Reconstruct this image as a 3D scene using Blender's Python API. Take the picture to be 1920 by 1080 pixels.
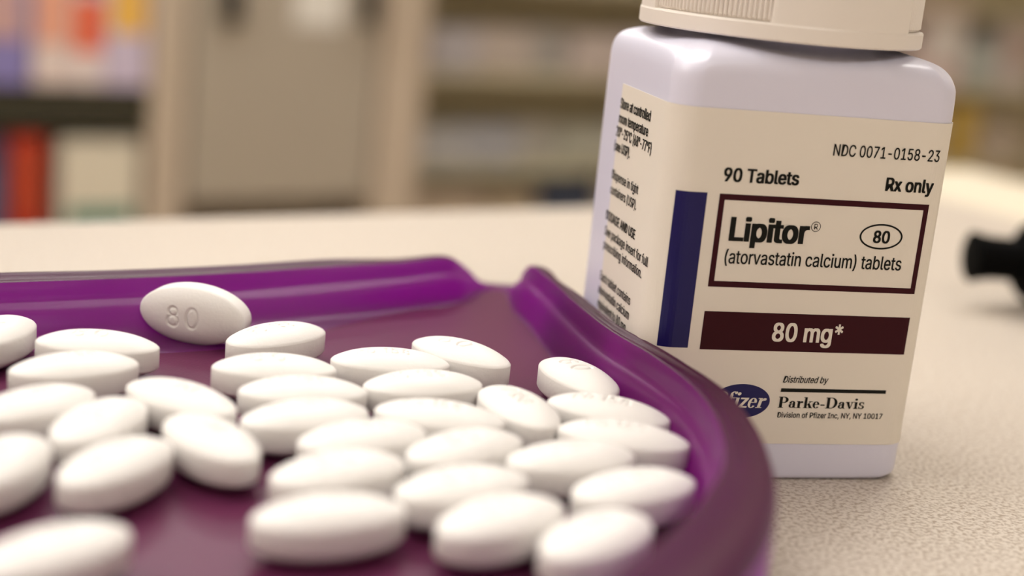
import bpy, bmesh, math, random
import numpy as np
from mathutils import Vector, Matrix

random.seed(7)
for o in list(bpy.data.objects):
    bpy.data.objects.remove(o)
SC = bpy.context.scene
COL = SC.collection
MM = 0.001
Z0 = 0.92                      # worktop height above the room floor (m)
PI = math.pi

# ---------------------------------------------------------------- camera
CAMH = 82.93                   # lens height above the worktop, mm
cam_d = bpy.data.cameras.new('camera')
cam = bpy.data.objects.new('camera', cam_d)
COL.objects.link(cam)
SC.camera = cam
cam_d.sensor_width = 36.0
cam_d.lens = 2696.64 / 1920 * 36.0
cam_d.clip_start = 0.01
cam_d.clip_end = 30
_p, _r = 0.242829, 0.0968375
_F = Vector((0, math.cos(_p), -math.sin(_p)))
_U0 = Vector((0, math.sin(_p), math.cos(_p)))
_R = math.cos(_r) * Vector((1, 0, 0)) + math.sin(_r) * _U0
_U = -math.sin(_r) * Vector((1, 0, 0)) + math.cos(_r) * _U0
cam.matrix_world = Matrix(((_R.x, _U.x, -_F.x, 0), (_R.y, _U.y, -_F.y, 0),
                           (_R.z, _U.z, -_F.z, Z0 + CAMH * MM), (0, 0, 0, 1)))
cam_d.dof.use_dof = True
cam_d.dof.focus_distance = 0.2285
cam_d.dof.aperture_fstop = 7.3

# ---------------------------------------------------------------- world, exposure
w = bpy.data.worlds.new('world'); SC.world = w
w.use_nodes = True
w.node_tree.nodes['Background'].inputs[0].default_value = (1.0, 0.93, 0.85, 1)
w.node_tree.nodes['Background'].inputs[1].default_value = 0.05
vs = SC.view_settings
vs.view_transform = 'Standard'
vs.look = 'None'
vs.gamma = 1.0
vs.exposure = 0.07
vs.use_curve_mapping = False
SC.cycles.max_bounces = 7
SC.cycles.caustics_reflective = False
SC.cycles.caustics_refractive = False

# frame of the room: E1 runs along the counter's back edge, E2 away from it
AL = math.radians(34.0)
E1 = Vector((math.cos(AL), math.sin(AL), 0)); E2 = Vector((-math.sin(AL), math.cos(AL), 0))
def ef(e1, e2, z):             # mm in the room frame, z above the worktop -> world m
    v = E1 * e1 + E2 * e2
    return Vector((v.x * MM, v.y * MM, Z0 + z * MM))

LAMP_STRENGTH = 10.4
LAMPS = [(-350, 800), (1150, 800), (-350, 2300), (1150, 2300), (-350, 3800), (1150, 3800), (-1800, 800), (-350, -1700)]   # ceiling panels (room frame, mm); the last is added fill for the bottle label
CEIL = 1780.0                  # ceiling above the worktop

# ---------------------------------------------------------------- materials
def mat(name, col, rough=0.5, spec=0.5, bump=None, **kw):
    m = bpy.data.materials.new(name); m.use_nodes = True
    b = m.node_tree.nodes['Principled BSDF']
    b.inputs['Base Color'].default_value = (*col, 1)
    b.inputs['Roughness'].default_value = rough
    b.inputs['Specular IOR Level'].default_value = spec
    for k, v in kw.items():
        b.inputs[k.replace('_', ' ')].default_value = v
    if bump:
        nt = m.node_tree
        tc = nt.nodes.new('ShaderNodeTexCoord')
        n = nt.nodes.new('ShaderNodeTexNoise'); n.inputs['Scale'].default_value = bump[0]; n.inputs['Detail'].default_value = 3
        bp = nt.nodes.new('ShaderNodeBump'); bp.inputs['Strength'].default_value = bump[1]; bp.inputs['Distance'].default_value = bump[2]
        nt.links.new(tc.outputs['Object'], n.inputs['Vector'])
        nt.links.new(n.outputs['Fac'], bp.inputs['Height'])
        nt.links.new(bp.outputs['Normal'], b.inputs['Normal'])
    return m

def noise_colour(m, scale, c1, c2, lo=0.4, hi=0.6, detail=2):
    nt = m.node_tree; b = nt.nodes['Principled BSDF']
    tc = nt.nodes.new('ShaderNodeTexCoord')
    n = nt.nodes.new('ShaderNodeTexNoise'); n.inputs['Scale'].default_value = scale; n.inputs['Detail'].default_value = detail
    r = nt.nodes.new('ShaderNodeValToRGB')
    r.color_ramp.elements[0].position = lo; r.color_ramp.elements[0].color = (*c1, 1)
    r.color_ramp.elements[1].position = hi; r.color_ramp.elements[1].color = (*c2, 1)
    nt.links.new(tc.outputs['Object'], n.inputs['Vector'])
    nt.links.new(n.outputs['Fac'], r.inputs[0])
    nt.links.new(r.outputs[0], b.inputs['Base Color'])
    return m

M = {}
M['hdpe'] = mat('hdpe_white', (0.69, 0.68, 0.81), 0.30, 0.5)
M['cap'] = mat('cap_white', (0.80, 0.74, 0.68), 0.38, 0.5)
M['paper'] = mat('label_paper', (0.77, 0.71, 0.625), 0.45, 0.3)
M['ink'] = mat('ink_black', (0.010, 0.010, 0.008), 0.50, 0.09)
M['maroon'] = mat('ink_maroon', (0.040, 0.006, 0.010), 0.50, 0.09)
M['navy'] = mat('ink_navy', (0.010, 0.007, 0.085), 0.32, 0.25)
M['tablet'] = mat('tablet_coating', (0.74, 0.712, 0.685), 0.45, 0.35, bump=(1400, 0.25, 0.0002))
M['counter'] = noise_colour(mat('counter_laminate', (0.7, 0.6, 0.5), 0.38, 0.45), 1300,
                            (0.35, 0.28, 0.22), (0.60, 0.535, 0.465), 0.36, 0.56, 4)
M['ledge'] = mat('ledge_laminate', (0.72, 0.64, 0.50), 0.4)
M['black'] = mat('black_plastic', (0.0015, 0.0015, 0.0013), 0.75, 0.05)
M['cream'] = mat('cream_paint', (0.58, 0.47, 0.355), 0.5)
M['greige'] = mat('greige_laminate', (0.45, 0.385, 0.30), 0.5)
M['olive'] = mat('olive_back_panel', (0.56, 0.49, 0.31), 0.6)
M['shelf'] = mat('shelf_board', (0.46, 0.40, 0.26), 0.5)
M['shadeshelf'] = mat('shelf_board_shade', (0.035, 0.030, 0.014), 0.6)  # near-black colour carries the shade under the left shelves
M['wall'] = mat('wall_paint', (0.70, 0.62, 0.52), 0.8)
M['floor'] = noise_colour(mat('floor_vinyl', (0.4, 0.35, 0.3), 0.45), 60, (0.34, 0.29, 0.24), (0.46, 0.40, 0.34))
M['ceiling'] = mat('ceiling_tile', (0.78, 0.74, 0.68), 0.9)
M['steel'] = mat('dark_metal', (0.05, 0.045, 0.04), 0.4, Metallic=0.6)

def purple(name, trans, base=(0.105, 0.020, 0.062), spec=0.38):  # one tray plastic; each part's base colour carries some of its lighting
    m = bpy.data.materials.new(name); m.use_nodes = True
    nt = m.node_tree; b = nt.nodes['Principled BSDF']; out = nt.nodes['Material Output']
    b.inputs['Base Color'].default_value = (*base, 1)
    b.inputs['Roughness'].default_value = 0.33
    b.inputs['Specular IOR Level'].default_value = spec
    t = nt.nodes.new('ShaderNodeBsdfTranslucent'); t.inputs[0].default_value = (0.90, 0.10, 1.0, 1)
    mx = nt.nodes.new('ShaderNodeMixShader'); mx.inputs[0].default_value = trans
    tc = nt.nodes.new('ShaderNodeTexCoord')
    n = nt.nodes.new('ShaderNodeTexNoise'); n.inputs['Scale'].default_value = 2600; n.inputs['Detail'].default_value = 2
    bp = nt.nodes.new('ShaderNodeBump'); bp.inputs['Strength'].default_value = 0.35; bp.inputs['Distance'].default_value = 0.0001
    nt.links.new(tc.outputs['Object'], n.inputs['Vector']); nt.links.new(n.outputs['Fac'], bp.inputs['Height'])
    nt.links.new(bp.outputs['Normal'], b.inputs['Normal'])
    nt.links.new(b.outputs[0], mx.inputs[1]); nt.links.new(t.outputs[0], mx.inputs[2])
    nt.links.new(mx.outputs[0], out.inputs['Surface'])
    return m
M['purple'] = purple('purple_translucent_plastic', 0.53, (0.15, 0.032, 0.12))  # same plastic, base lifted to help the wall's backlit glow
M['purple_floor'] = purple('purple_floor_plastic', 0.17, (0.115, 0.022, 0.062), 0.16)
M['purple_skirt'] = purple('purple_skirt_plastic', 0.42, (0.05, 0.010, 0.028), 0.3)  # same plastic, base darkened to dull the skirt's glow
M['purple_dimmed'] = purple('purple_dimmed_plastic', 0.10, (0.042, 0.007, 0.018), 0.17)     # rim copy: base darkened too, standing in for light lost in the plastic

_cm = {}
def card(col):
    k = tuple(round(c, 3) for c in col)
    if k not in _cm:
        _cm[k] = mat('carton_print', k, 0.5, 0.4)
    return _cm[k]

# ---------------------------------------------------------------- helpers
def mesh(name, verts, faces, smooth=False):
    me = bpy.data.meshes.new(name)
    me.from_pydata([tuple(v) for v in verts], [], [tuple(f) for f in faces])
    if smooth:
        me.polygons.foreach_set('use_smooth', [True] * len(me.polygons))
    me.update()
    return me

def obj(name, me, m=None, parent=None, loc=None, rotz=None):
    if m is not None and len(me.materials) == 0:
        me.materials.append(m)
    o = bpy.data.objects.new(name, me); COL.objects.link(o)
    if parent is not None:
        o.parent = parent
    if loc is not None:
        o.location = loc
    if rotz is not None:
        o.rotation_euler = (0, 0, rotz)
    return o

def empty(name, loc=(0, 0, 0), rotz=0.0):
    o = bpy.data.objects.new(name, None); COL.objects.link(o)
    o.empty_display_size = 0.01
    o.location = loc; o.rotation_euler = (0, 0, rotz)
    return o

def tag(o, label, cat, group=None, kind=None):
    o['label'] = label; o['category'] = cat
    if group: o['group'] = group
    if kind: o['kind'] = kind
    return o

def box_me(name, x0, x1, y0, y1, z0, z1, bev=0.0, seg=2):
    """box in mm -> mesh in m, bevelled edges"""
    bm = bmesh.new()
    bmesh.ops.create_cube(bm, size=1.0)
    for v in bm.verts:
        v.co = Vector(((x0 + x1) / 2 + v.co.x * (x1 - x0), (y0 + y1) / 2 + v.co.y * (y1 - y0), (z0 + z1) / 2 + v.co.z * (z1 - z0))) * MM
    if bev > 0:
        bmesh.ops.bevel(bm, geom=list(bm.edges), offset=bev * MM, segments=seg, affect='EDGES', profile=0.6)
    me = bpy.data.meshes.new(name); bm.to_mesh(me); bm.free()
    return me

def grid_faces(n, m, closed_n=True):
    """faces for n stations of m points each"""
    f = []
    for i in range(n if closed_n else n - 1):
        a = i * m; b = ((i + 1) % n) * m
        for j in range(m - 1):
            f.append((a + j, b + j, b + j + 1, a + j + 1))
    return f

def fix_normals(me):
    bm = bmesh.new(); bm.from_mesh(me)
    bmesh.ops.recalc_face_normals(bm, faces=bm.faces)
    bm.to_mesh(me); bm.free(); me.update()
    return me

# ================================================================ THE ROOM
def room_box(name, e1a, e1b, e2a, e2b, za, zb, m, bev=0):
    o = obj(name, box_me(name, e1a, e1b, e2a, e2b, za, zb, bev), m, loc=(0, 0, Z0), rotz=AL)
    o['kind'] = 'structure'
    return o
R1A, R1B, R2A, R2B = -2400, 3000, -2600, 5200
FL = -Z0 * 1000
room_box('floor', R1A, R1B, R2A, R2B, FL - 50, FL, M['floor'])
room_box('ceiling', R1A, R1B, R2A, R2B, CEIL, CEIL + 50, M['ceiling'])
room_box('wall_back', R1A, R1B, R2B, R2B + 80, FL, CEIL, M['wall'])
room_box('wall_front', R1A, R1B, R2A - 80, R2A, FL, CEIL, M['wall'])
room_box('wall_left', R1A - 80, R1A, R2A, R2B, FL, CEIL, M['wall'])
room_box('wall_right', R1B, R1B + 80, R2A, R2B, FL, CEIL, M['wall'])

m_em = bpy.data.materials.new('lamp_diffuser'); m_em.use_nodes = True
_nt = m_em.node_tree; _nt.nodes.remove(_nt.nodes['Principled BSDF'])
_e = _nt.nodes.new('ShaderNodeEmission'); _e.inputs[0].default_value = (1.0, 0.965, 0.915, 1); _e.inputs[1].default_value = LAMP_STRENGTH
_nt.links.new(_e.outputs[0], _nt.nodes['Material Output'].inputs['Surface'])
_where = ['above the back left of the counter', 'above the shelves on the right', 'beyond the left shelves', 'beyond the right shelves',
          'at the far end of the room on the left', 'at the far end of the room on the right', 'at the left end of the counter', 'added behind the viewer to fill the bottle label']
for (l1, l2), wh in zip(LAMPS, _where):
    t = empty('ceiling_light', ef(l1, l2, CEIL), AL)
    tag(t, 'white fluorescent ceiling panel ' + wh, 'ceiling light', 'ceiling lights')
    obj('frame', box_me('frame', -620, 620, -320, 320, -12, 0, 4), M['ceiling'], t)
    obj('diffuser', box_me('diffuser', -590, 590, -290, 290, -18, -12.5, 2), m_em, t)

# ---------------------------------------------------------------- shelving, cabinet
def shelf_unit(label, e1a, e1b, side_l, side_r, boards, top, D=310, th=8, bm_='shelf'):
    t = empty('shelving_unit', ef(e1a, 1400, FL), AL)
    tag(t, label, 'shelf', 'shelving across the aisle')
    W = e1b - e1a; T = top - FL
    if side_l: obj('side_panel', box_me('side_panel', 0, side_l, 0, D, 0, T, 2), M['cream'], t)
    if side_r: obj('side_panel', box_me('side_panel', W - side_r, W, 0, D, 0, T, 2), M['cream'], t)
    obj('back_panel', box_me('back_panel', side_l, W - side_r, D - 8, D, 0, T), M['olive'], t)
    for z in boards:
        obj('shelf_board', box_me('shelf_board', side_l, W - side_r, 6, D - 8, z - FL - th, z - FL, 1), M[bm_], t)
    return t
shelf_unit('cream shelving unit with colourful boxes at the left edge', -300, 525, 36, 36, [-880, -600, -300, -104, 110, 330, 560], 580, 310, 42, 'shadeshelf')  # deep dark boards stand in for the shaded gap below each shelf
shelf_unit('cream and olive shelving unit behind the pill bottle', 745, 2100, 55, 40, [-890, -650, -410, -300, -190, -80, 30, 140, 250, 400, 560], 580, 95)

cb = empty('storage_cabinet', ef(527, 1400, FL), AL)
tag(cb, 'plain greige cabinet between the two shelving units', 'cabinet')
obj('body', box_me('body', 0, 216, 70, 310, 0, 1500, 2), M['greige'], cb)
obj('door', box_me('door', 3, 213, 0, 69, 699, 1495, 4), M['greige'], cb)
dr = obj('drawer', box_me('drawer', 3, 213, 2, 69, 60, 655, 4), M['greige'], cb)
obj('handle', box_me('handle', 190, 200, -18, 0, 890, 1010, 3), M['steel'], cb)
obj('latch', box_me('latch', 30, 52, -8, 0, 885, 930, 3), M['steel'], cb)
obj('paper_note', box_me('paper_note', 112, 168, -1.2, 0, 885, 1010, 0.3), card((0.85, 0.80, 0.72)), cb)

# cartons: body, tuck flap, printed panel
def carton(e1, e2, z, wd, dp, ht, col, pcol, pz, label, group=None):
    t = empty('medicine_carton', ef(e1, e2, z), AL)
    tag(t, label, 'box', group or 'boxes on the shelves')
    obj('body', box_me('body', 0, wd, 0, dp, 0, ht, 1.2, 1), card(col), t)
    obj('tuck_flap', box_me('tuck_flap', 2, wd - 2, -0.7, dp * 0.5, ht, ht + 0.7, 0.2, 1), card(tuple(min(1, c * 1.05) for c in col)), t)
    obj('printed_panel', box_me('printed_panel', wd * 0.08, wd * 0.92, -0.6, 0, ht * pz[0], ht * pz[1], 0.1, 1), card(pcol), t)
    return t
# upper left shelf
carton(296, 1404, -104, 74, 120, 122, (0.28, 0.24, 0.52), (0.62, 0.38, 0.36), (0.36, 0.97), 'violet-blue box with a brown-pink panel at the far left')
carton(374, 1404, -104, 34, 120, 128, (0.85, 0.70, 0.64), (0.88, 0.40, 0.26), (0.32, 0.98), 'pink box left of the bright red one')
carton(410, 1404, -104, 31, 120, 90, (0.85, 0.72, 0.68), (0.88, 0.12, 0.02), (0.38, 0.95), 'white box with a bright red panel on the upper shelf')
carton(443, 1404, -104, 43, 120, 132, (0.66, 0.56, 0.70), (0.90, 0.52, 0.10), (0.40, 0.97), 'lilac box with an orange-yellow panel beside the cream post')
# lower left shelf
carton(290, 1404, -300, 60, 120, 142, (0.05, 0.06, 0.12), (0.09, 0.11, 0.20), (0.2, 0.8), 'dark blue box at the far left of the lower shelf')
carton(353, 1404, -300, 33, 120, 146, (0.46, 0.03, 0.015), (0.50, 0.06, 0.02), (0.45, 0.95), 'tall dark red box on the lower shelf')
carton(402, 1404, -300, 78, 120, 142, (0.78, 0.70, 0.55), (0.05, 0.22, 0.16), (0.40, 0.53), 'cream box with a teal band beside the tall red one')
# shelves behind the bottle
G = 'pale boxes on the shelves behind the bottle'
rows = [(-80, 812, 48, [(0.44, 0.40, 0.40), (0.50, 0.42, 0.36), (0.40, 0.37, 0.34), (0.52, 0.43, 0.38)]),
        (-190, 806, 44, [(0.42, 0.40, 0.38), (0.38, 0.37, 0.38), (0.44, 0.41, 0.36), (0.40, 0.38, 0.30)])]
names = ['grey', 'pinkish', 'dull grey', 'beige']
ords = ['first', 'second', 'third', 'fourth', 'fifth', 'sixth', 'seventh', 'eighth', 'ninth', 'tenth', 'eleventh', 'twelfth', 'thirteenth', 'fourteenth']
for ri, (z, e, h, cols) in enumerate(rows):
    i = 0
    while e < 1600:
        wd = [66, 78, 58, 84, 70][i % 5]
        c = cols[i % 4]
        carton(e, 1412 + (i % 3) * 8, z, wd - 3, 52, h + (i * 7 % 5) * 1.5, c, tuple(x * 0.72 for x in c), (0.12, 0.34),
               '%s carton, %s from the cream post on the %s shelf behind the bottle' % (names[i % 4], ords[i], ['upper', 'lower'][ri]), G)
        e += wd; i += 1
for i, (e, wd, h, c, nm) in enumerate([(806, 98, 84, (0.46, 0.36, 0.26), 'beige'), (908, 70, 82, (0.42, 0.33, 0.22), 'tan'),
                                       (982, 84, 100, (0.04, 0.05, 0.08), 'dark navy'), (1070, 90, 84, (0.42, 0.35, 0.26), 'pale tan')]):
    carton(e, 1412, -300, wd - 3, 52, h, c, tuple(x * 0.7 for x in c), (0.2, 0.5),
           '%s carton low on the shelves just above the counter edge' % nm, G)
# right of the bottle
for e, z, wd, h, c, p, nm in [(1612, -80, 92, 120, (0.60, 0.44, 0.40), (0.62, 0.56, 0.50), 'pink and white box right of the bottle cap'),
                              (1712, -80, 60, 70, (0.34, 0.36, 0.30), (0.40, 0.42, 0.38), 'grey-green box at the upper right edge'),
                              (1776, -80, 90, 105, (0.48, 0.42, 0.38), (0.40, 0.30, 0.25), 'pale brown box at the upper right corner'),
                              (1620, -190, 70, 70, (0.40, 0.32, 0.22), (0.36, 0.28, 0.20), 'brown box beside the bottle shoulder'),
                              (1698, -190, 66, 92, (0.42, 0.27, 0.04), (0.46, 0.30, 0.06), 'amber box right of the bottle shoulder'),
                              (1770, -190, 100, 58, (0.44, 0.36, 0.28), (0.38, 0.30, 0.22), 'dull tan box right of the amber one'),
                              (1640, -300, 120, 92, (0.40, 0.33, 0.22), (0.36, 0.30, 0.22), 'olive brown box low on the right shelf'),
                              (1764, -300, 120, 98, (0.52, 0.38, 0.18), (0.50, 0.36, 0.20), 'golden tan box at the right edge above the ledge')]:
    carton(e, 1412, z, wd - 3, 52, h, c, p, (0.3, 0.9), nm, 'boxes right of the bottle')

# ---------------------------------------------------------------- counters
ct = empty('service_counter', ef(0, 0, FL), AL)
tag(ct, 'beige speckled laminate counter carrying the tray and the bottle', 'counter')
obj('worktop', box_me('worktop', -1300, 435, -750, 364, -38 - FL, -FL, 3, 3), M['counter'], ct)
obj('base_cabinet', box_me('base_cabinet', -1270, 405, -700, 330, 80, -38.2 - FL, 2), M['greige'], ct)
obj('plinth', box_me('plinth', -1250, 390, -640, 300, 0, 79.5), M['steel'], ct)
lg = empty('low_counter', ef(440, -300, FL), AL)
tag(lg, 'cream lower side counter beyond the corner, right of the bottle', 'counter')
obj('worktop', box_me('worktop', 0, 165, 0, 790, -46 - FL, -14 - FL, 3, 3), M['ledge'], lg)
obj('base_cabinet', box_me('base_cabinet', 8, 150, 20, 770, 0, -46.2 - FL, 2), M['greige'], lg)

# ================================================================ PILL BOTTLE
PSI = 0.247052
A0, B0 = 15.2, 21.5
AL_, AR_, DEP, RC, RB = -8.72, 39.15, 43.0, 4.5, 8.0
ux, uy = math.cos(PSI), math.sin(PSI)
bx = 30.244 + ux * A0 - uy * B0
by = 218.0 + uy * A0 + ux * B0
bottle = empty('pill_bottle', (bx * MM, by * MM, Z0), PSI)
tag(bottle, 'white square plastic pill bottle with a printed cream label behind the purple tray', 'bottle')

def rrect(x0, x1, y0, y1, r, nc=10, nf=6, rb=8.0):
    """rounded rectangle, counter-clockwise from the front edge, constant number of points"""
    pts = []
    r = max(r, 0.05)
    cs = [(x1 - r, y0 + r, -90, r), (x1 - rb, y1 - rb, 0, rb), (x0 + rb, y1 - rb, 90, rb), (x0 + r, y0 + r, 180, r)]
    prev = (x0 + r, y0)
    for cx, cy, a0, r in cs:
        start = (cx + r * math.cos(math.radians(a0)), cy + r * math.sin(math.radians(a0)))
        for k in range(nf):
            t = k / nf
            pts.append((prev[0] + (start[0] - prev[0]) * t, prev[1] + (start[1] - prev[1]) * t))
        for k in range(nc):
            a = math.radians(a0 + 90 * k / nc)
            pts.append((cx + r * math.cos(a), cy + r * math.sin(a)))
        a = math.radians(a0 + 90)
        prev = (cx + r * math.cos(a), cy + r * math.sin(a))
    return pts

X0, X1, Y0, Y1 = AL_ - A0, AR_ - A0, -B0, DEP - B0
prof = [(0.30, 3.2, 0), (0.0, 1.9, 0), (-0.02, 1.2, 0), (0.06, 0.7, 0), (0.30, 0.28, 0), (0.70, 0.05, 0), (1.6, 0.0, 0), (6.0, 0.0, 0),
        (30, 0.0, 0), (63.6, 0.0, 0), (65.2, 0.08, 0), (66.6, 0.38, 0), (67.5, 0.85, 0), (68.2, 1.6, 0), (68.7, 2.6, 0), (69.2, 4.2, 0.02),
        (69.7, 6.6, 0.10), (70.1, 8.2, 0.35), (70.6, 9.0, 0.75), (71.2, 9.4, 1), (72.5, 9.4, 1), (78, 9.4, 1)]
verts = []; nper = None
for z, ins, tc_ in prof:
    pts = rrect(X0 + ins, X1 - ins, Y0 + ins, Y1 - ins, max(RC - ins * 0.55, 1.5) if ins < 6 else RC, rb=RB)
    nper = len(pts)
    for (x, y) in pts:
        if (z > 63.7 and z < 70) or z < 2.0:         # shoulder and base are rounder at the four corners
            cx_ = max(0, abs(x - (X0 + X1) / 2) - ((X1 - X0) / 2 - ins - RC)); cy_ = max(0, abs(y - (Y0 + Y1) / 2) - ((Y1 - Y0) / 2 - ins - RC))
            cn = min(1.0, 2.0 * cx_ * cy_ / (RC * RC)) * min(1.0, ins / 0.8) * max(0.0, 1 - ins / 8)
            x -= math.copysign(cn * 1.3, x); y -= math.copysign(cn * 1.3, y)
        if tc_ > 0:
            a = math.atan2(y, x); cxp, cyp = 17.6 * math.cos(a), 17.6 * math.sin(a)
            x, y = x + (cxp - x) * tc_, y + (cyp - y) * tc_
        verts.append((x * MM, y * MM, z * MM))
faces = []
for i in range(len(prof) - 1):
    for j in range(nper):
        k = (j + 1) % nper
        faces.append((i * nper + j, i * nper + k, (i + 1) * nper + k, (i + 1) * nper + j))
faces.append(tuple(range(nper - 1, -1, -1)))
body = obj('body', mesh('bottle_body', verts, faces, True), M['hdpe'], bottle)
sb_ = body.modifiers.new('subd', 'SUBSURF'); sb_.levels = 1; sb_.render_levels = 2

# wrap: (s along the label, z) -> point on the bottle, s = distance right of the printed frame's left edge
AT = AL_ + RC
ARCL = PI / 2 * RC
def wrap(s, z, off):
    s = s
    if s > AR_ - RC:
        t = (s - (AR_ - RC)) / RC
        if t <= PI / 2:
            x, y, nx, ny = AR_ - RC + RC * math.sin(t), RC - RC * math.cos(t), math.sin(t), -math.cos(t)
        else:
            x, y, nx, ny = AR_, RC + (t - PI / 2) * RC, 1, 0
    elif s >= AT:
        x, y, nx, ny = s, 0, 0, -1
    elif s >= AT - ARCL:
        t = (AT - s) / RC
        x, y, nx, ny = AT - RC * math.sin(t), RC - RC * math.cos(t), -math.sin(t), -math.cos(t)
    else:
        x, y, nx, ny = AL_, RC + (AT - ARCL - s), -1, 0
    return ((x + nx * off - A0) * MM, (y + ny * off - B0) * MM, z * MM)
def b2s(b):                   # distance back from the front left corner on the left face -> s
    return AT - ARCL - (b - RC)
K = 0.872 / 0.79

def strip(name, s0, s1, z0, z1, off, m, parent, thick=0.0, step=0.5):
    n = max(2, int((s1 - s0) / step)) + 1
    v = []; f = []
    for i in range(n):
        s = s0 + (s1 - s0) * i / (n - 1)
        v += [wrap(s, z0, off), wrap(s, z1, off)]
        if i: f.append((2 * i - 2, 2 * i, 2 * i + 1, 2 * i - 1))
    if thick:
        nv = len(v)
        for i in range(n):
            s = s0 + (s1 - s0) * i / (n - 1)
            v += [wrap(s, z0, off - thick), wrap(s, z1, off - thick)]
        for i in range(1, n):
            a, b = 2 * i - 2, 2 * i
            f += [(a + 1, b + 1, nv + b + 1, nv + a + 1), (b, a, nv + a, nv + b)]
        f += [(0, 1, nv + 1, nv), (2 * n - 1, 2 * n - 2, nv + 2 * n - 2, nv + 2 * n - 1)]
    return obj(name, mesh(name, v, f), m, parent)

label = strip('label', b2s(24.12 * K), 58.0, 5.78 * K, 54.3 * K, 0.12, M['paper'], bottle, thick=0.11)
label['label'] = 'cream printed paper label'

# --- lettering
_cap = {}
try:                                                # Blender's own interface typeface; its built-in one otherwise
    SANS = bpy.data.fonts.load(bpy.utils.system_resource('DATAFILES', path='fonts') + '/Inter.woff2')
except Exception:
    SANS = None
def text_mesh(s, bold, resol=4):
    cu = bpy.data.curves.new('lettering', 'FONT'); cu.body = s; cu.size = 1.0
    if SANS: cu.font = SANS
    cu.resolution_u = resol; cu.fill_mode = 'FRONT'
    o = bpy.data.objects.new('lettering_tmp', cu); COL.objects.link(o)
    dg = bpy.context.evaluated_depsgraph_get()
    me = bpy.data.meshes.new_from_object(o.evaluated_get(dg))
    bpy.data.objects.remove(o); bpy.data.curves.remove(cu)
    v = [tuple(x.co) for x in me.vertices]; f = [tuple(p.vertices) for p in me.polygons]
    bpy.data.meshes.remove(me)
    if bold:                                        # heavier stroke: the same outline set again a hair to each side
        v0, f0 = v, f; v, f = [], []
        for q_, (ox, oy) in enumerate(((-1, .4), (1, .4), (-1, -.4), (1, -.4), (0, .4), (0, -.4), (-.5, 0), (.5, 0))):
            n = len(v)
            v += [(p[0] + ox * bold, p[1] + oy * bold, q_) for p in v0]; f += [tuple(k + n for k in q) for q in f0]
    return v, f
def cap_h(bold):
    if bold not in _cap:
        v, f = text_mesh('H', bold)
        _cap[bold] = (min(p[1] for p in v), max(p[1] for p in v))
    return _cap[bold]
def text(name, s, x0, x1, base, cap, m, parent=None, bold=0.0, shear=0.0, side=False, off=0.20, k=K):
    """lettering that runs from x0 to x1 on the label (side=True: distances back from the corner on the left face)"""
    v, f = text_mesh(s, bold)
    lo, hi = cap_h(bold)
    a, b = min(p[0] for p in v), max(p[0] for p in v)
    sy = cap / (hi - lo)
    out = []
    for p in v:
        t = (p[0] - a) / (b - a)
        y = (p[1] - lo) * sy
        x = (x0 + (x1 - x0) * t)
        if side:
            out.append(wrap(b2s((x) * k), (base + y) * k, off + 0.004 * p[2]))
        else:
            out.append(wrap((x + shear * y) * k, (base + y) * k, off + 0.004 * p[2]))
    return obj(name, mesh(name, out, f), m, parent or label)

def flat(name, polys, m, off=0.16, parent=None, k=K):
    """filled polygons in label coordinates"""
    v = []; f = []
    fine = []
    for poly in polys:
        if len(poly) == 4 and abs(poly[1][0] - poly[0][0]) > 2:      # long bars follow the curve of the bottle
            nseg = int(abs(poly[1][0] - poly[0][0]) / 0.6) + 1
            for i in range(nseg):
                a, b = i / nseg, (i + 1) / nseg
                L_ = lambda p, q, t: (p[0] + (q[0] - p[0]) * t, p[1] + (q[1] - p[1]) * t)
                fine.append([L_(poly[0], poly[1], a), L_(poly[0], poly[1], b), L_(poly[3], poly[2], b), L_(poly[3], poly[2], a)])
        else:
            fine.append(poly)
    for poly in fine:
        n = len(v)
        v += [wrap(x * k, y * k, off) for x, y in poly]
        f.append(tuple(range(n, n + len(poly))))
    return obj(name, mesh(name, v, f), m, parent or label)
def rect(x0, y0, x1, y1): return [(x0, y0), (x1, y0), (x1, y1), (x0, y1)]
def ring(cx, cy, rx, ry, tx, ty, a0=0, a1=360, n=40):
    out = []
    for i in range(n):
        p, q = math.radians(a0 + (a1 - a0) * i / n), math.radians(a0 + (a1 - a0) * (i + 1) / n)
        out.append([(cx + (rx - tx) * math.cos(p), cy + (ry - ty) * math.sin(p)), (cx + rx * math.cos(p), cy + ry * math.sin(p)),
                    (cx + rx * math.cos(q), cy + ry * math.sin(q)), (cx + (rx - tx) * math.cos(q), cy + (ry - ty) * math.sin(q))])
    return out
def disc(cx, cy, rx, ry, n=40): return [[(cx + rx * math.cos(2 * PI * i / n), cy + ry * math.sin(2 * PI * i / n)) for i in range(n)]]

strip('blue_stripe', -6.95, -1.83 * K, 20.14 * K, 42.6 * K, 0.16, M['navy'], label)
flat('maroon_frame', [rect(0, 41.70, 32.2, 42.55), rect(0, 29.22, 32.2, 30.07), rect(0, 30.07, 0.83, 41.70), rect(31.42, 30.07, 32.2, 41.70)], M['maroon'])
flat('maroon_band', [rect(0, 19.96, 32.14, 25.63)], M['maroon'])
text('product_code_text', 'NDC 0071-0158-23', 16.05, 32.6, 48.80, 1.66, M['ink'], bold=0.008)
text('tablet_count_text', '90 Tablets', 0.2, 11.5, 44.30, 1.94, M['ink'], bold=0.028)
text('prescription_text', 'Rx only', 24.85, 32.4, 44.22, 1.95, M['ink'], bold=0.028)
text('brand_text', 'Lipitor', 2.15, 14.2, 35.93, 3.44, M['ink'], bold=0.036)
flat('registered_mark', ring(15.09, 38.53, 0.74, 0.74, 0.09, 0.09), M['ink'])
text('registered_letter', 'R', 14.83, 15.38, 38.13, 0.82, M['ink'])
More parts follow.
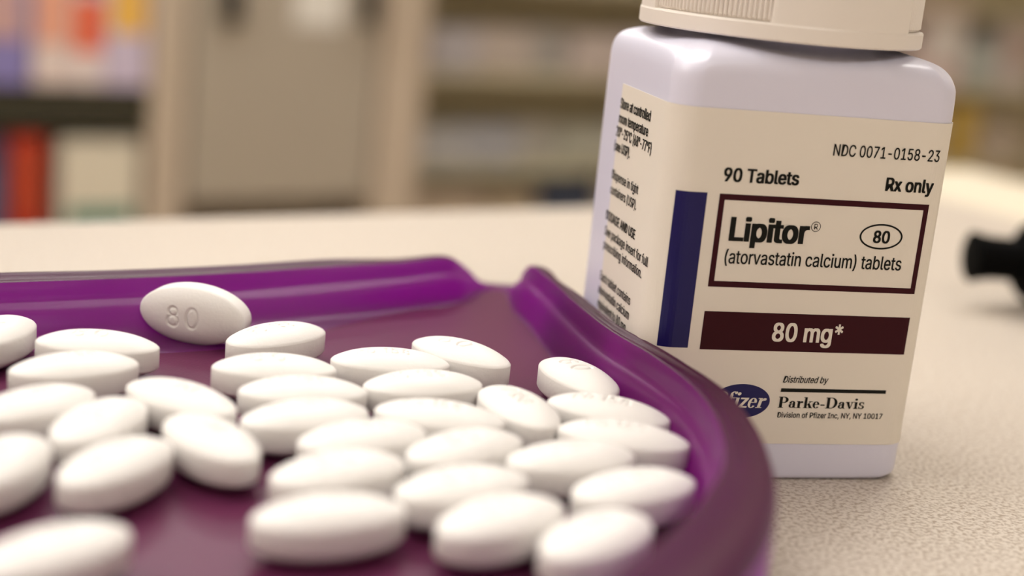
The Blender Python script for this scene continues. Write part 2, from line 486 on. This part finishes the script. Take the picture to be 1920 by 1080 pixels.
flat('strength_oval', ring(25.42, 37.53, 3.38, 1.88, 0.27, 0.25, n=64), M['ink'])
text('strength_oval_text', '80', 24.2, 26.8, 36.60, 1.80, M['ink'], bold=0.026)
text('generic_name_text', '(atorvastatin calcium) tablets', 1.95, 29.3, 32.68, 1.98, M['ink'], bold=0.008)
text('strength_text', '80 mg', 10.75, 20.1, 21.45, 2.80, M['paper'], bold=0.026, off=0.22)
text('asterisk_text', '*', 20.45, 21.75, 21.55, 2.75, M['paper'], bold=0.012, off=0.22)
text('distributor_text', 'Distributed by', 13.5, 20.5, 15.27, 0.99, M['ink'], shear=0.2, bold=0.008)
flat('divider_bar', [rect(13.4, 13.82, 30.2, 14.37)], M['ink'])
text('address_text', 'Division of Pfizer Inc, NY, NY 10017', 13.4, 30.25, 9.88, 0.83, M['ink'], bold=0.010)

# serif lettering drawn from stems, bowls and hairlines (cap height 1, x-height 0.63)
def glyph(ch):
    H = 0.05
    if ch == 'P': return .72, [rect(.09, 0, .29, 1), rect(0, 0, .38, H), rect(0, 1 - H, .40, 1), rect(.29, .45, .42, .45 + H)] + ring(.40, .725, .31, .275, .19, H, -90, 90, 16)
    if ch == 'D': return .86, [rect(.09, 0, .29, 1), rect(0, 0, .42, H), rect(0, 1 - H, .42, 1)] + ring(.40, .5, .44, .5, .20, H, -90, 90, 20)
    if ch == 'a': return .54, [rect(.30, .06, .46, .46), rect(.42, 0, .54, H), rect(.38, 0, .46, .1)] + ring(.27, .44, .19, .20, .15, H, 0, 150, 12) + disc(.13, .47, .075, .075, 14) + ring(.22, .19, .20, .19, .14, H, 60, 330, 18)
    if ch == 'r': return .46, [rect(.08, 0, .25, .63), rect(0, 0, .34, H), rect(0, .58, .25, .63)] + ring(.36, .44, .12, .19, .08, H, 60, 180, 8) + disc(.385, .54, .085, .085, 14)
    if ch == 'k': return .64, [rect(.08, 0, .25, 1), rect(0, 0, .33, H), rect(0, 1 - H, .25, 1), [(.25, .24), (.25, .30), (.50, .60), (.56, .60)], [(.30, .38), (.42, .46), (.62, .03), (.42, .03)], rect(.36, 0, .66, H), rect(.38, .58, .64, .63)]
    if ch == 'e': return .52, [rect(.10, .32, .46, .32 + H)] + ring(.25, .31, .24, .32, .155, H, 5, 325, 26)
    if ch == '-': return .36, [rect(.02, .25, .32, .35)]
    if ch == 'v': return .56, [[(.05, .6), (.24, .6), (.37, .0), (.27, .0)], [(.31, .0), (.36, .0), (.50, .6), (.45, .6)], rect(0, .58, .29, .63), rect(.36, .58, .58, .63)]
    if ch == 'i': return .32, [rect(.08, 0, .25, .63), rect(0, 0, .32, H), rect(0, .58, .25, .63)] + disc(.16, .86, .10, .10, 14)
    if ch == 's': return .44, ring(.22, .46, .19, .17, .12, H, 40, 270, 14) + ring(.22, .17, .20, .17, .13, H, -140, 90, 14) + [rect(.34, .42, .39, .62), rect(.02, .01, .07, .22)]
    if ch == 'f': return .46, [rect(.12, 0, .29, .82), rect(0, .57, .42, .63), rect(.04, 0, .38, H)] + ring(.31, .82, .19, .19, .13, H * 1.3, 70, 180, 10) + disc(.42, .92, .085, .085, 14)
    if ch == 'z': return .50, [rect(.02, .53, .47, .63), rect(.02, 0, .50, .10), [(.03, .09), (.22, .09), (.47, .54), (.28, .54)]]
    return .3, []
def serif(name, s, x0, x1, base, cap, m, shear=0.0, off=0.2, gap=0.03):
    w_ = 0; polys = []
    for ch in s:
        adv, ps = glyph(ch)
        polys += [[(x + w_, y) for x, y in p] for p in ps]
        w_ += adv + gap
    sx = (x1 - x0) / (w_ - gap)
    polys = [[(x0 + x * sx + shear * y * cap, base + y * cap) for x, y in p] for p in polys]
    return flat(name, polys, m, off=off)
serif('company_text', 'Parke-Davis', 13.25, 27.05, 11.40, 1.68, M['ink'])
flat('logo_oval', disc(7.45, 12.30, 4.45, 2.60, 56), M['navy'])
serif('logo_text', 'Pfizer', 2.85, 11.0, 11.30, 2.45, M['paper'], shear=0.24, off=0.21, gap=-0.01)

# left face
for s, b0_, b1_, z, cp, bo in [('Store at controlled', 24.0, 9.5, 50.64, 1.55, .018), ('room temperature', 24.0, 9.8, 48.42, 1.50, .018),
                               ('20°-25°C (68°-77°F)', 24.6, 7.57, 46.3, 1.55, .018), ('(see USP).', 24.8, 16.9, 44.1, 1.50, .018),
                               ('Dispense in tight', 24.3, 11.2, 39.75, 1.40, .008), ('containers (USP).', 24.3, 11.2, 37.42, 1.40, .008),
                               ('DOSAGE AND USE', 25.0, 10.2, 33.22, 1.45, .020), ('See package insert for full', 24.8, 3.4, 30.8, 1.42, .008),
                               ('prescribing information.', 24.6, 5.4, 28.64, 1.42, .008), ('Each tablet contains', 24.6, 8.9, 23.65, 1.40, .008),
                               ('atorvastatin calcium', 24.8, 8.8, 21.47, 1.40, .008), ('equivalent to 80 mg.', 24.4, 9.3, 19.35, 1.40, .008)]:
    text('side_text', s, b0_, b1_, z, cp, M['ink'], bold=bo, side=True)

# --- cap
RCAP, ZC, TC = 23.13, 70.45, 90.5
PHI0 = math.radians(-99.4) - PSI            # direction from the axis towards the viewer, in the bottle's frame
NA = 720
def in_panel(phi, z):
    """0 outside, 1 inside the three recessed grip panels"""
    d = (math.degrees(phi - PHI0) + 3600) % 120          # panels repeat every 120 degrees
    e = 57.0 + 3.0                                       # a panel spans from 60 to 117 degrees of each repeat
    lo, hi = 60.0, 117.0 + (z - 73) * 0.25
    return max(0.0, min(1.0, (d - lo) / 0.8)) * max(0.0, min(1.0, (hi - d) / 0.8))
cprof = [(ZC, -1.6), (ZC, -0.25), (ZC + 0.25, 0.0), (ZC + 2.35, 0.0), (ZC + 2.6, -0.12), (ZC + 2.75, None), (80, None), (TC - 3.2, None), (TC - 3.0, -0.05),
         (TC - 0.9, -0.3), (TC - 0.25, -0.8), (TC, -1.6), (TC, -8.0), (TC - 0.4, -8.6), (TC - 0.4, -15)]
v = []
for i in range(NA):
    ph = 2 * PI * i / NA
    for z, dr_ in cprof:
        if dr_ is None:
            r_ = RCAP - 0.15 - 0.95 * in_panel(ph, z)
        else:
            r_ = RCAP + dr_
        v.append((r_ * math.cos(ph) * MM, r_ * math.sin(ph) * MM, z * MM))
f = grid_faces(NA, len(cprof))
m_ = len(cprof)
f.append(tuple(i * m_ + m_ - 1 for i in range(NA)))
cap_me = fix_normals(mesh('cap', v, f))
cap_o = obj('cap', cap_me, M['cap'], bottle, loc=(0.1 * MM, 0, 0))
cap_o['label'] = 'ivory child-resistant screw cap'
# ribbed grips in the panels
for k in range(3):
    v = []; na = 0; zs = [ZC + 2.8, ZC + 3.2, 80, TC - 3.7, TC - 3.3]
    lo, hi = 60.6, 116.6
    n = int((hi - lo) / 0.25)
    for i in range(n + 1):
        d = lo + (hi - lo) * i / n
        ph = PHI0 + math.radians(d + 120 * k)
        rb = 0.5 + 0.5 * math.cos(2 * PI * d / 2.0)
        for j, z in enumerate(zs):
            amp = 0 if j in (0, len(zs) - 1) else 1
            r_ = RCAP - 1.06 + 0.50 * (rb ** 0.7) * amp
            v.append((r_ * math.cos(ph) * MM, r_ * math.sin(ph) * MM, z * MM))
    obj('grip_ribs', fix_normals(mesh('grip_ribs', v, grid_faces(n + 1, len(zs), False))), M['cap'], cap_o)

# ================================================================ COUNTING TRAY
ZF = 11.3
# stations: crest x, crest y, outer x, outer y, crest height, foot inset
ST = [(-12.6, 275.6, -14.4, 281.0, 19.5, 4.0), (-22.5, 267.0, -25.2, 272.8, 19.7, 5.0), (-35.4, 256.3, -38.4, 262.2, 20.0, 9.0), (-48.8, 244.6, -51.2, 251.0, 20.3, 14.0), (-67.6, 232.3, -70.6, 238.6, 20.3, 14.0),
      (-82.3, 223.7, -85.4, 230.8, 20.3, 9.0), (-104, 209, -107.5, 215, 20.3, 5.0), (-124, 190, -129, 194, 20.4, 5.0), (-134, 164, -140, 165, 20.6, 5.0),
      (-130, 132, -136, 130, 21, 5.0), (-112, 106, -116, 101, 21.5, 5.0), (-84, 90, -86, 84, 22, 5.0), (-52, 84, -52, 78, 22.4, 5.0),
      (-24, 90, -21, 84.5, 22.7, 5.0), (-4, 107, 1, 103, 22.9, 4.2), (8.6, 122, 14.2, 118, 22.9, 3.6), (18.2, 139.8, 24.6, 134.5, 22.9, 3.2), (24.0, 153.1, 30.6, 150, 22.9, 3.0),
      (27.6, 164.0, 33.2, 162.5, 22.9, 3.0), (28.9, 175.5, 33.9, 176, 22.9, 3.0), (28.5, 186.5, 32.9, 188.5, 22.9, 2.6), (26.6, 197.0, 30.6, 198.8, 22.9, 2.4),
      (22.6, 208.6, 25.4, 211.8, 22.8, 2.8), (16.8, 222.2, 18.6, 226.2, 22.4, 3.2), (10.8, 243.4, 13.6, 244.6, 21.7, 3.2), (7.0, 260.5, 9.2, 262.5, 20.9, 3.4), (3.4, 272.0, 7.6, 274.5, 20.4, 3.0),
      (2.4, 279.0, 6.2, 282.0, 17.8, 3.0), (1.4, 285.6, 3.4, 289.4, 13.0, 3.0), (-1.8, 290.3, -2.2, 293.5, 11.4, 3.0), (-6.2, 287.8, -7.4, 291.0, 12.2, 3.0), (-9.6, 282.4, -11.4, 287.0, 16.2, 3.5)]
ST = np.array(ST)
def catmull(P, sub):
    n = len(P); out = []
    for i in range(n):
        p0, p1, p2, p3 = P[(i - 1) % n], P[i], P[(i + 1) % n], P[(i + 2) % n]
        d1 = max(np.hypot(*(p2 - p1)[:2]), 1e-3); d0 = max(np.hypot(*(p1 - p0)[:2]), 1e-3); d2 = max(np.hypot(*(p3 - p2)[:2]), 1e-3)
        m1 = ((p2 - p1) / d1 * d0 + (p1 - p0) / d0 * d1) / (d0 + d1) * d1
        m2 = ((p3 - p2) / d2 * d1 + (p2 - p1) / d1 * d2) / (d1 + d2) * d1
        for k in range(sub):
            t = k / sub
            out.append((2 * t**3 - 3 * t**2 + 1) * p1 + (t**3 - 2 * t**2 + t) * m1 + (-2 * t**3 + 3 * t**2) * p2 + (t**3 - t**2) * m2)
    return np.array(out)
PT = catmull(ST, 10)
n = len(PT)
C_ = PT[:, :2]; Ou = PT[:, 2:4]
Ou = C_ + (Ou - C_) * (1 + 0.14 * np.clip((203 - C_[:, 1:2]) / 10, 0, 1))
Hh = PT[:, 4]; Ft = PT[:, 5]
tn = np.roll(C_, -3, 0) - np.roll(C_, 3, 0)
tn /= np.linalg.norm(tn, axis=1)[:, None]
nin = np.stack([-tn[:, 1], tn[:, 0]], 1)                  # left of travel
cen = np.array([-45., 185.])
if np.mean(np.sum(nin * (cen - C_), 1)) < 0:
    nin = -nin
# inside profile: (fraction of the foot inset, fraction of the wall height)
inner = [(1.0, 0.0), (0.88, 0.025), (0.78, 0.08), (0.71, 0.18), (0.68, 0.32), (0.67, 0.44), (0.63, 0.53), (0.54, 0.60), (0.40, 0.635), (0.27, 0.67), (0.22, 0.74), (0.21, 0.84), (0.15, 0.94), (0.05, 0.99)]
# where the foot is wide (far wall) the wall ends in a shallow cove
inner_far = [(1.0, 0.0), (0.97, 0.03), (0.82, 0.035), (0.62, 0.055), (0.46, 0.14), (0.36, 0.30), (0.30, 0.44), (0.25, 0.54), (0.19, 0.60), (0.13, 0.635), (0.09, 0.67), (0.07, 0.76), (0.05, 0.90), (0.015, 0.99)]
outer = [(0.0, 0.0), (0.10, 0.02), (0.20, -0.20), (0.30, -0.55), (0.42, -0.72), (0.54, -0.66), (0.66, -0.38), (0.76, -0.12), (0.84, -0.12), (0.91, -0.5), (0.97, -1.3), (1.0, -2.4)]
v_in, v_rim, v_out = [], [], []
SPOUT = np.array([-2.0, 290.0])
for i in range(n):
    wh = Hh[i] - ZF
    g = min(1.0, max(0.0, (np.hypot(*(C_[i] - SPOUT)) - 16) / 30)); g = g * g * (3 - 2 * g)   # the rim's groove fades out at the spout
    r1 = []
    wf = min(1.0, max(0.0, (Ft[i] - 5) / 9))
    for (fa, za), (fb, zb_) in zip(inner, inner_far):
        fr_, fz = fa + (fb - fa) * wf, za + (zb_ - za) * wf
        p = C_[i] + nin[i] * Ft[i] * fr_
        r1.append((p[0], p[1], ZF + fz * wh))
    dv = Ou[i] - C_[i]
    sc_ = 0.4 + 0.6 * min(1.0, wh / 8.0)
    r2 = [r1[-1]]
    for fr_, dz in outer:
        p = C_[i] + dv * fr_
        r2.append((p[0], p[1], Hh[i] + (dz * g + (1 - g) * (-2.4 * fr_ ** 3)) * sc_))
    o_ = Ou[i]; dn = dv / np.linalg.norm(dv)
    r3 = [r2[-1], (o_[0] - dn[0] * 0.3, o_[1] - dn[1] * 0.3, ZF * 0.6), (o_[0] - dn[0] * 0.6, o_[1] - dn[1] * 0.6, 0.3),
          (o_[0] - dn[0] * 0.9, o_[1] - dn[1] * 0.9, 0.0), (o_[0] - dn[0] * 2.2, o_[1] - dn[1] * 2.2, 0.0),
          (o_[0] - dn[0] * 2.3, o_[1] - dn[1] * 2.3, min(Hh[i] - 3.0, ZF - 2.2))]
    p = C_[i] + nin[i] * Ft[i]
    r3.append((p[0], p[1], ZF - 2.2))
    v_in += r1; v_rim += r2; v_out += r3
tray = empty('counting_tray', (-45 * MM, 185 * MM, Z0), 0)
tag(tray, 'translucent purple pill counting tray holding white tablets', 'tray')
def tray_part(name, v, m_, material):
    vv = [((x + 45) * MM, (y - 185) * MM, z * MM) for x, y, z in v]
    return obj(name, fix_normals(mesh(name, vv, grid_faces(n, m_), True)), material, tray)
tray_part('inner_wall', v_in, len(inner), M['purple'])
tray_part('rim', v_rim, len(outer) + 1, M['purple_dimmed'])
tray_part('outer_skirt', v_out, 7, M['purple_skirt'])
# floor, top and underside
bm = bmesh.new()
for zz in (ZF, ZF - 2.2):
    vs_ = []
    for i in range(n):
        p = C_[i] + nin[i] * Ft[i]
        vs_.append(bm.verts.new(((p[0] + 45) * MM, (p[1] - 185) * MM, zz * MM)))
    ed = [bm.edges.new((vs_[i], vs_[(i + 1) % n])) for i in range(n)]
    bmesh.ops.triangle_fill(bm, edges=ed, use_beauty=True)
me = bpy.data.meshes.new('tray_floor'); bm.to_mesh(me); bm.free()
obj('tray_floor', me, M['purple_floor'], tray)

# ================================================================ TABLETS
TL, TW, TB, TD = 18.4, 9.7, 3.3, 1.8
def arc_pts(cx, cy, rx, ry, a0, a1, n=20):
    return [(cx + rx * math.cos(math.radians(a0 + (a1 - a0) * i / n)), cy + ry * math.sin(math.radians(a0 + (a1 - a0) * i / n))) for i in range(n + 1)]
def segs(polys):
    out = []
    for p in polys:
        for a, b in zip(p[:-1], p[1:]):
            out.append((*a, *b))
    return np.array(out)
mark80 = segs([arc_pts(-2.6, 0.78, .72, .72, 0, 360), arc_pts(-2.6, -0.80, .92, .90, 0, 360), arc_pts(0.75, 0, .95, 1.65, 0, 360, 28)])
def ch(x, c):
    if c == 'P': return [[(x, -1.2), (x, 1.2), (x + .5, 1.2)], arc_pts(x + .5, .6, .5, .6, 90, -90, 10), [(x + .5, 0), (x, 0)]]
    if c == 'D': return [[(x, -1.2), (x, 1.2), (x + .35, 1.2)], arc_pts(x + .35, 0, .75, 1.2, 90, -90, 12), [(x + .35, -1.2), (x, -1.2)]]
    if c == '1': return [[(x, .8), (x + .35, 1.2), (x + .35, -1.2)]]
    if c == '5': return [[(x + .9, 1.2), (x + .1, 1.2), (x, .1)], arc_pts(x + .35, -.4, .6, .75, 120, -140, 12)]
    if c == '8': return [arc_pts(x + .5, .62, .45, .55, 0, 360, 14), arc_pts(x + .5, -.6, .55, .62, 0, 360, 14)]
markpd = segs(ch(-5.0, 'P') + ch(-3.4, 'D') + ch(-0.9, '1') + ch(0.35, '5') + ch(2.0, '8'))
def groove(x, y, sg, depth, wdt):
    px, py = x[:, None], y[:, None]
    ax, ay, bx_, by_ = sg.T
    dx, dy = bx_ - ax, by_ - ay
    t = np.clip(((px - ax) * dx + (py - ay) * dy) / (dx * dx + dy * dy + 1e-12), 0, 1)
    d = np.sqrt(np.min((px - ax - t * dx)**2 + (py - ay - t * dy)**2, axis=1))
    return -depth * np.exp(-(d / wdt)**2)
NT, NR = 150, 52
def face_pts(sg, sign):
    rho = np.concatenate([np.linspace(0.02, 0.86, NR - 10), np.linspace(0.875, 1.0, 10)])
    th = np.arange(NT) * 2 * PI / NT
    Rg, Tg = np.meshgrid(rho, th, indexing='ij')
    x = (TL / 2 * Rg * np.cos(Tg)).ravel(); y = (TW / 2 * Rg * np.sin(Tg)).ravel()
    r2 = Rg.ravel()
    z = TB / 2 + TD * (1 - r2**2.9) - 0.10 * np.clip((r2 - 0.97) / 0.03, 0, 1)
    z = z + 0.10 - 0.10 + groove(x, y, sg, 0.32, 0.19)
    if sign < 0:
        y = -y
    return np.stack([x, y, sign * z], 1), len(rho)
v1, nr = face_pts(mark80, 1)
v2, _ = face_pts(markpd, -1)
# the underside is turned about the long axis, so its lettering reads from below
tv = [tuple(p * MM) for p in v1]; tf = []
def rings(o0, flip):
    out = []
    for i in range(nr - 1):
        for j in range(NT):
            k = (j + 1) % NT
            q = (o0 + i * NT + j, o0 + (i + 1) * NT + j, o0 + (i + 1) * NT + k, o0 + i * NT + k)
            out.append(q[::-1] if flip else q)
    c = tuple(o0 + j for j in range(NT))
    out.append(c[::-1] if flip else c)
    return out
tf += rings(0, False)
n0 = len(tv)
# second face reordered so the rim rings line up with the first
v2o = v2.reshape(nr, NT, 3)
v2o = np.concatenate([v2o[:, :1], v2o[:, 1:][:, ::-1]], 1).reshape(-1, 3)
tv += [tuple(p * MM) for p in v2o]
tf += rings(n0, True)
# band between the faces, softened at both edges
bz = [TB / 2 - 0.22, 0, -TB / 2 + 0.22]
prev = (nr - 1) * NT
for z in bz:
    st = len(tv)
    for j in range(NT):
        a = 2 * PI * j / NT
        tv.append((TL / 2 * 1.008 * math.cos(a) * MM, TW / 2 * 1.012 * math.sin(a) * MM, z * MM))
    tf += [(prev + j, st + j, st + (j + 1) % NT, prev + (j + 1) % NT) for j in range(NT)]
    prev = st
last = n0 + (nr - 1) * NT
tf += [(prev + j, last + j, last + (j + 1) % NT, prev + (j + 1) % NT) for j in range(NT)]
tab_me = fix_normals(mesh('tablet', tv, tf, True))
tab_me.materials.append(M['tablet'])

GT = 'white tablets in the tray'
TABS = [
 # key, x, y, heading, face (1: 80 up), label
 ('A', -77.9, 208.9, 78.9, 1, 'white tablet cut by the left frame edge, nearest the tray\'s far wall'),
 ('B', -61.8, 208.5, 4.4, 1, 'white tablet lying in front of the left end of the upright one'),
 ('C', -61.5, 196.6, 33.2, -1, 'white tablet at left in front of the one beside the upright tablet'),
 ('D', -79.5, 187.0, 60.0, 1, 'blurred white tablet at the left frame edge, only its right tip showing mid-height'),
 ('E', -36.9, 221.7, 48.0, -1, 'sharp white tablet lying flat against the right end of the upright one'),
 ('F', -34.2, 205.2, 13.8, 1, 'rearmost white tablet of the middle column, in front of the flat one beside the upright'),
 ('G', -28.3, 195.7, 16.2, -1, 'second white tablet from the back in the middle column'),
 ('H', -17.7, 213.9, 9.4, -1, 'white tablet touching the left end of the rearmost tablet stamped 80 lying flat'),
 ('I', -7.2, 222.2, -33.6, 1, 'white tablet stamped 80, lying flat rearmost in the middle before the spout'),
 ('J', -11.7, 204.0, 23.3, -1, 'white tablet just in front of the two rearmost flat ones in the centre'),
 ('K', 2.6, 198.0, -62.0, -1, 'white tablet pointing towards the viewer, in the centre of the tray'),
 ('L', 11.7, 215.6, -59.8, 1, 'white tablet rearmost on the right, alone beside the tray\'s right wall'),
 ('M', 15.8, 200.4, -16.8, -1, 'white tablet in front of the rearmost one by the right wall'),
 ('N', -26.3, 185.4, 33.4, -1, 'third white tablet from the back in the middle column'),
 ('O', -8.3, 190.8, -3.9, -1, 'white tablet in the centre of the pile, third from the back'),
 ('P', -17.7, 179.3, 35.1, -1, 'white tablet in the pile between the middle column and the centre, fourth from the back'),
 ('Q', -4.1, 179.2, 43.2, 1, 'white tablet in the heart of the pile, right of the fourth row'),
 ('R', 17.5, 189.6, -8.0, -1, 'white tablet with its right tip against the tray\'s right wall'),
 ('S', -19.2, 167.0, 38.5, 1, 'white tablet just behind the big front tablet of the middle column'),
 ('T', 10.0, 179.1, 26.3, -1, 'white tablet with a shadowed gap below it, right of the pile\'s centre'),
 ('U', -3.7, 165.9, 35.5, 1, 'white tablet right of and behind the big front tablet of the middle column'),
 ('V', 17.9, 170.8, 35.0, -1, 'white tablet lowest along the tray\'s right wall, tip pointing at the rim'),
 ('X', -18.3, 153.3, 27.3, -1, 'large blurred white tablet at the front of the middle column over dark shadow'),
 ('Y', 1.4, 157.2, 44.4, 1, 'blurred white tablet at bottom centre, left of the frontmost right one'),
 ('Z', 12.6, 154.6, 53.3, -1, 'frontmost blurred white tablet at lower right, near the rim\'s curve'),
 ('AA', -61.5, 179.8, 56.9, -1, 'blurred white tablet at the left, in front of the partly hidden second row'),
 ('BB', -51.7, 176.2, 78.0, 1, 'blurred white tablet between two others in the left cluster, pointing away'),
 ('CC', -44.0, 187.9, -30.3, -1, 'white tablet at the top of the left cluster, pointing down to the right'),
 ('DD', -36.6, 173.7, -47.9, -1, 'blurred white tablet at the right end of the left cluster over dark shadow'),
 ('EE', -45.6, 162.7, 69.2, -1, 'blurred white tablet at the front centre of the left cluster'),
 ('FF', -58.5, 159.2, 83.9, 1, 'large blurred white tablet cut by the left frame edge, below mid-height'),
 ('GG', -44.9, 137.2, 52.0, -1, 'frontmost blurred white tablet in the lower left corner'),
]
HT = TB / 2 + TD
for key, x, y, hd, up, lab in TABS:
    o = bpy.data.objects.new('tablet', tab_me); COL.objects.link(o)
    o.location = (x * MM, y * MM, Z0 + (ZF + HT - 0.02) * MM)
    R_ = Matrix.Rotation(math.radians(hd), 3, 'Z')
    if up < 0: R_ = R_ @ Matrix.Rotation(PI, 3, 'X')
    o.rotation_euler = R_.to_euler()
    tag(o, lab, 'tablet', GT)
# the tablet that stands on its edge, stamped face to the viewer
a = Vector((0.98311, -0.18284, -0.00806)); nn = Vector((-0.18291, -0.98309, -0.00919)); b_ = nn.cross(a)
o = bpy.data.objects.new('tablet', tab_me); COL.objects.link(o)
o.rotation_euler = Matrix((a, b_, nn)).transposed().to_euler()
o.location = (-51.93 * MM, 229.9 * MM, Z0 + (ZF + 5.1) * MM)
tag(o, 'white tablet standing on its edge by the far wall, stamped 80', 'tablet', GT)

# ================================================================ BLACK TOOL at the right
tl = empty('hand_tool', (122 * MM, 364 * MM, Z0), math.radians(6))
tag(tl, 'black cylindrical tool with a narrow flared end lying at the right edge of the counter', 'tool')
def lathe_x(name, pts, m, parent, zc, n=40):
    v = []
    for x, r_ in pts:
        for j in range(n):
            t = 2 * PI * j / n
            v.append((x * MM, r_ * math.cos(t) * MM, (zc + r_ * math.sin(t)) * MM))
    f = []
    for i in range(len(pts) - 1):
        for j in range(n):
            k = (j + 1) % n
            f.append((i * n + j, i * n + k, (i + 1) * n + k, (i + 1) * n + j))
    f.append(tuple(range(n))); f.append(tuple((len(pts) - 1) * n + j for j in range(n)))
    return obj(name, fix_normals(mesh(name, v, f, True)), m, parent)
lathe_x('flared_end', [(-5.5, 0.5), (-5.5, 6.2), (-5.2, 6.6), (-3.5, 6.1), (0, 5.6), (6, 5.5), (7, 5.6)], M['black'], tl, 13.0)
lathe_x('handle', [(6.5, 5.4), (7.5, 7.5), (9, 9.5), (12, 11.8), (16, 12.8), (20, 13.0), (100, 13.0), (104, 12), (105, 10), (105, 0.5)], M['black'], tl, 13.0)
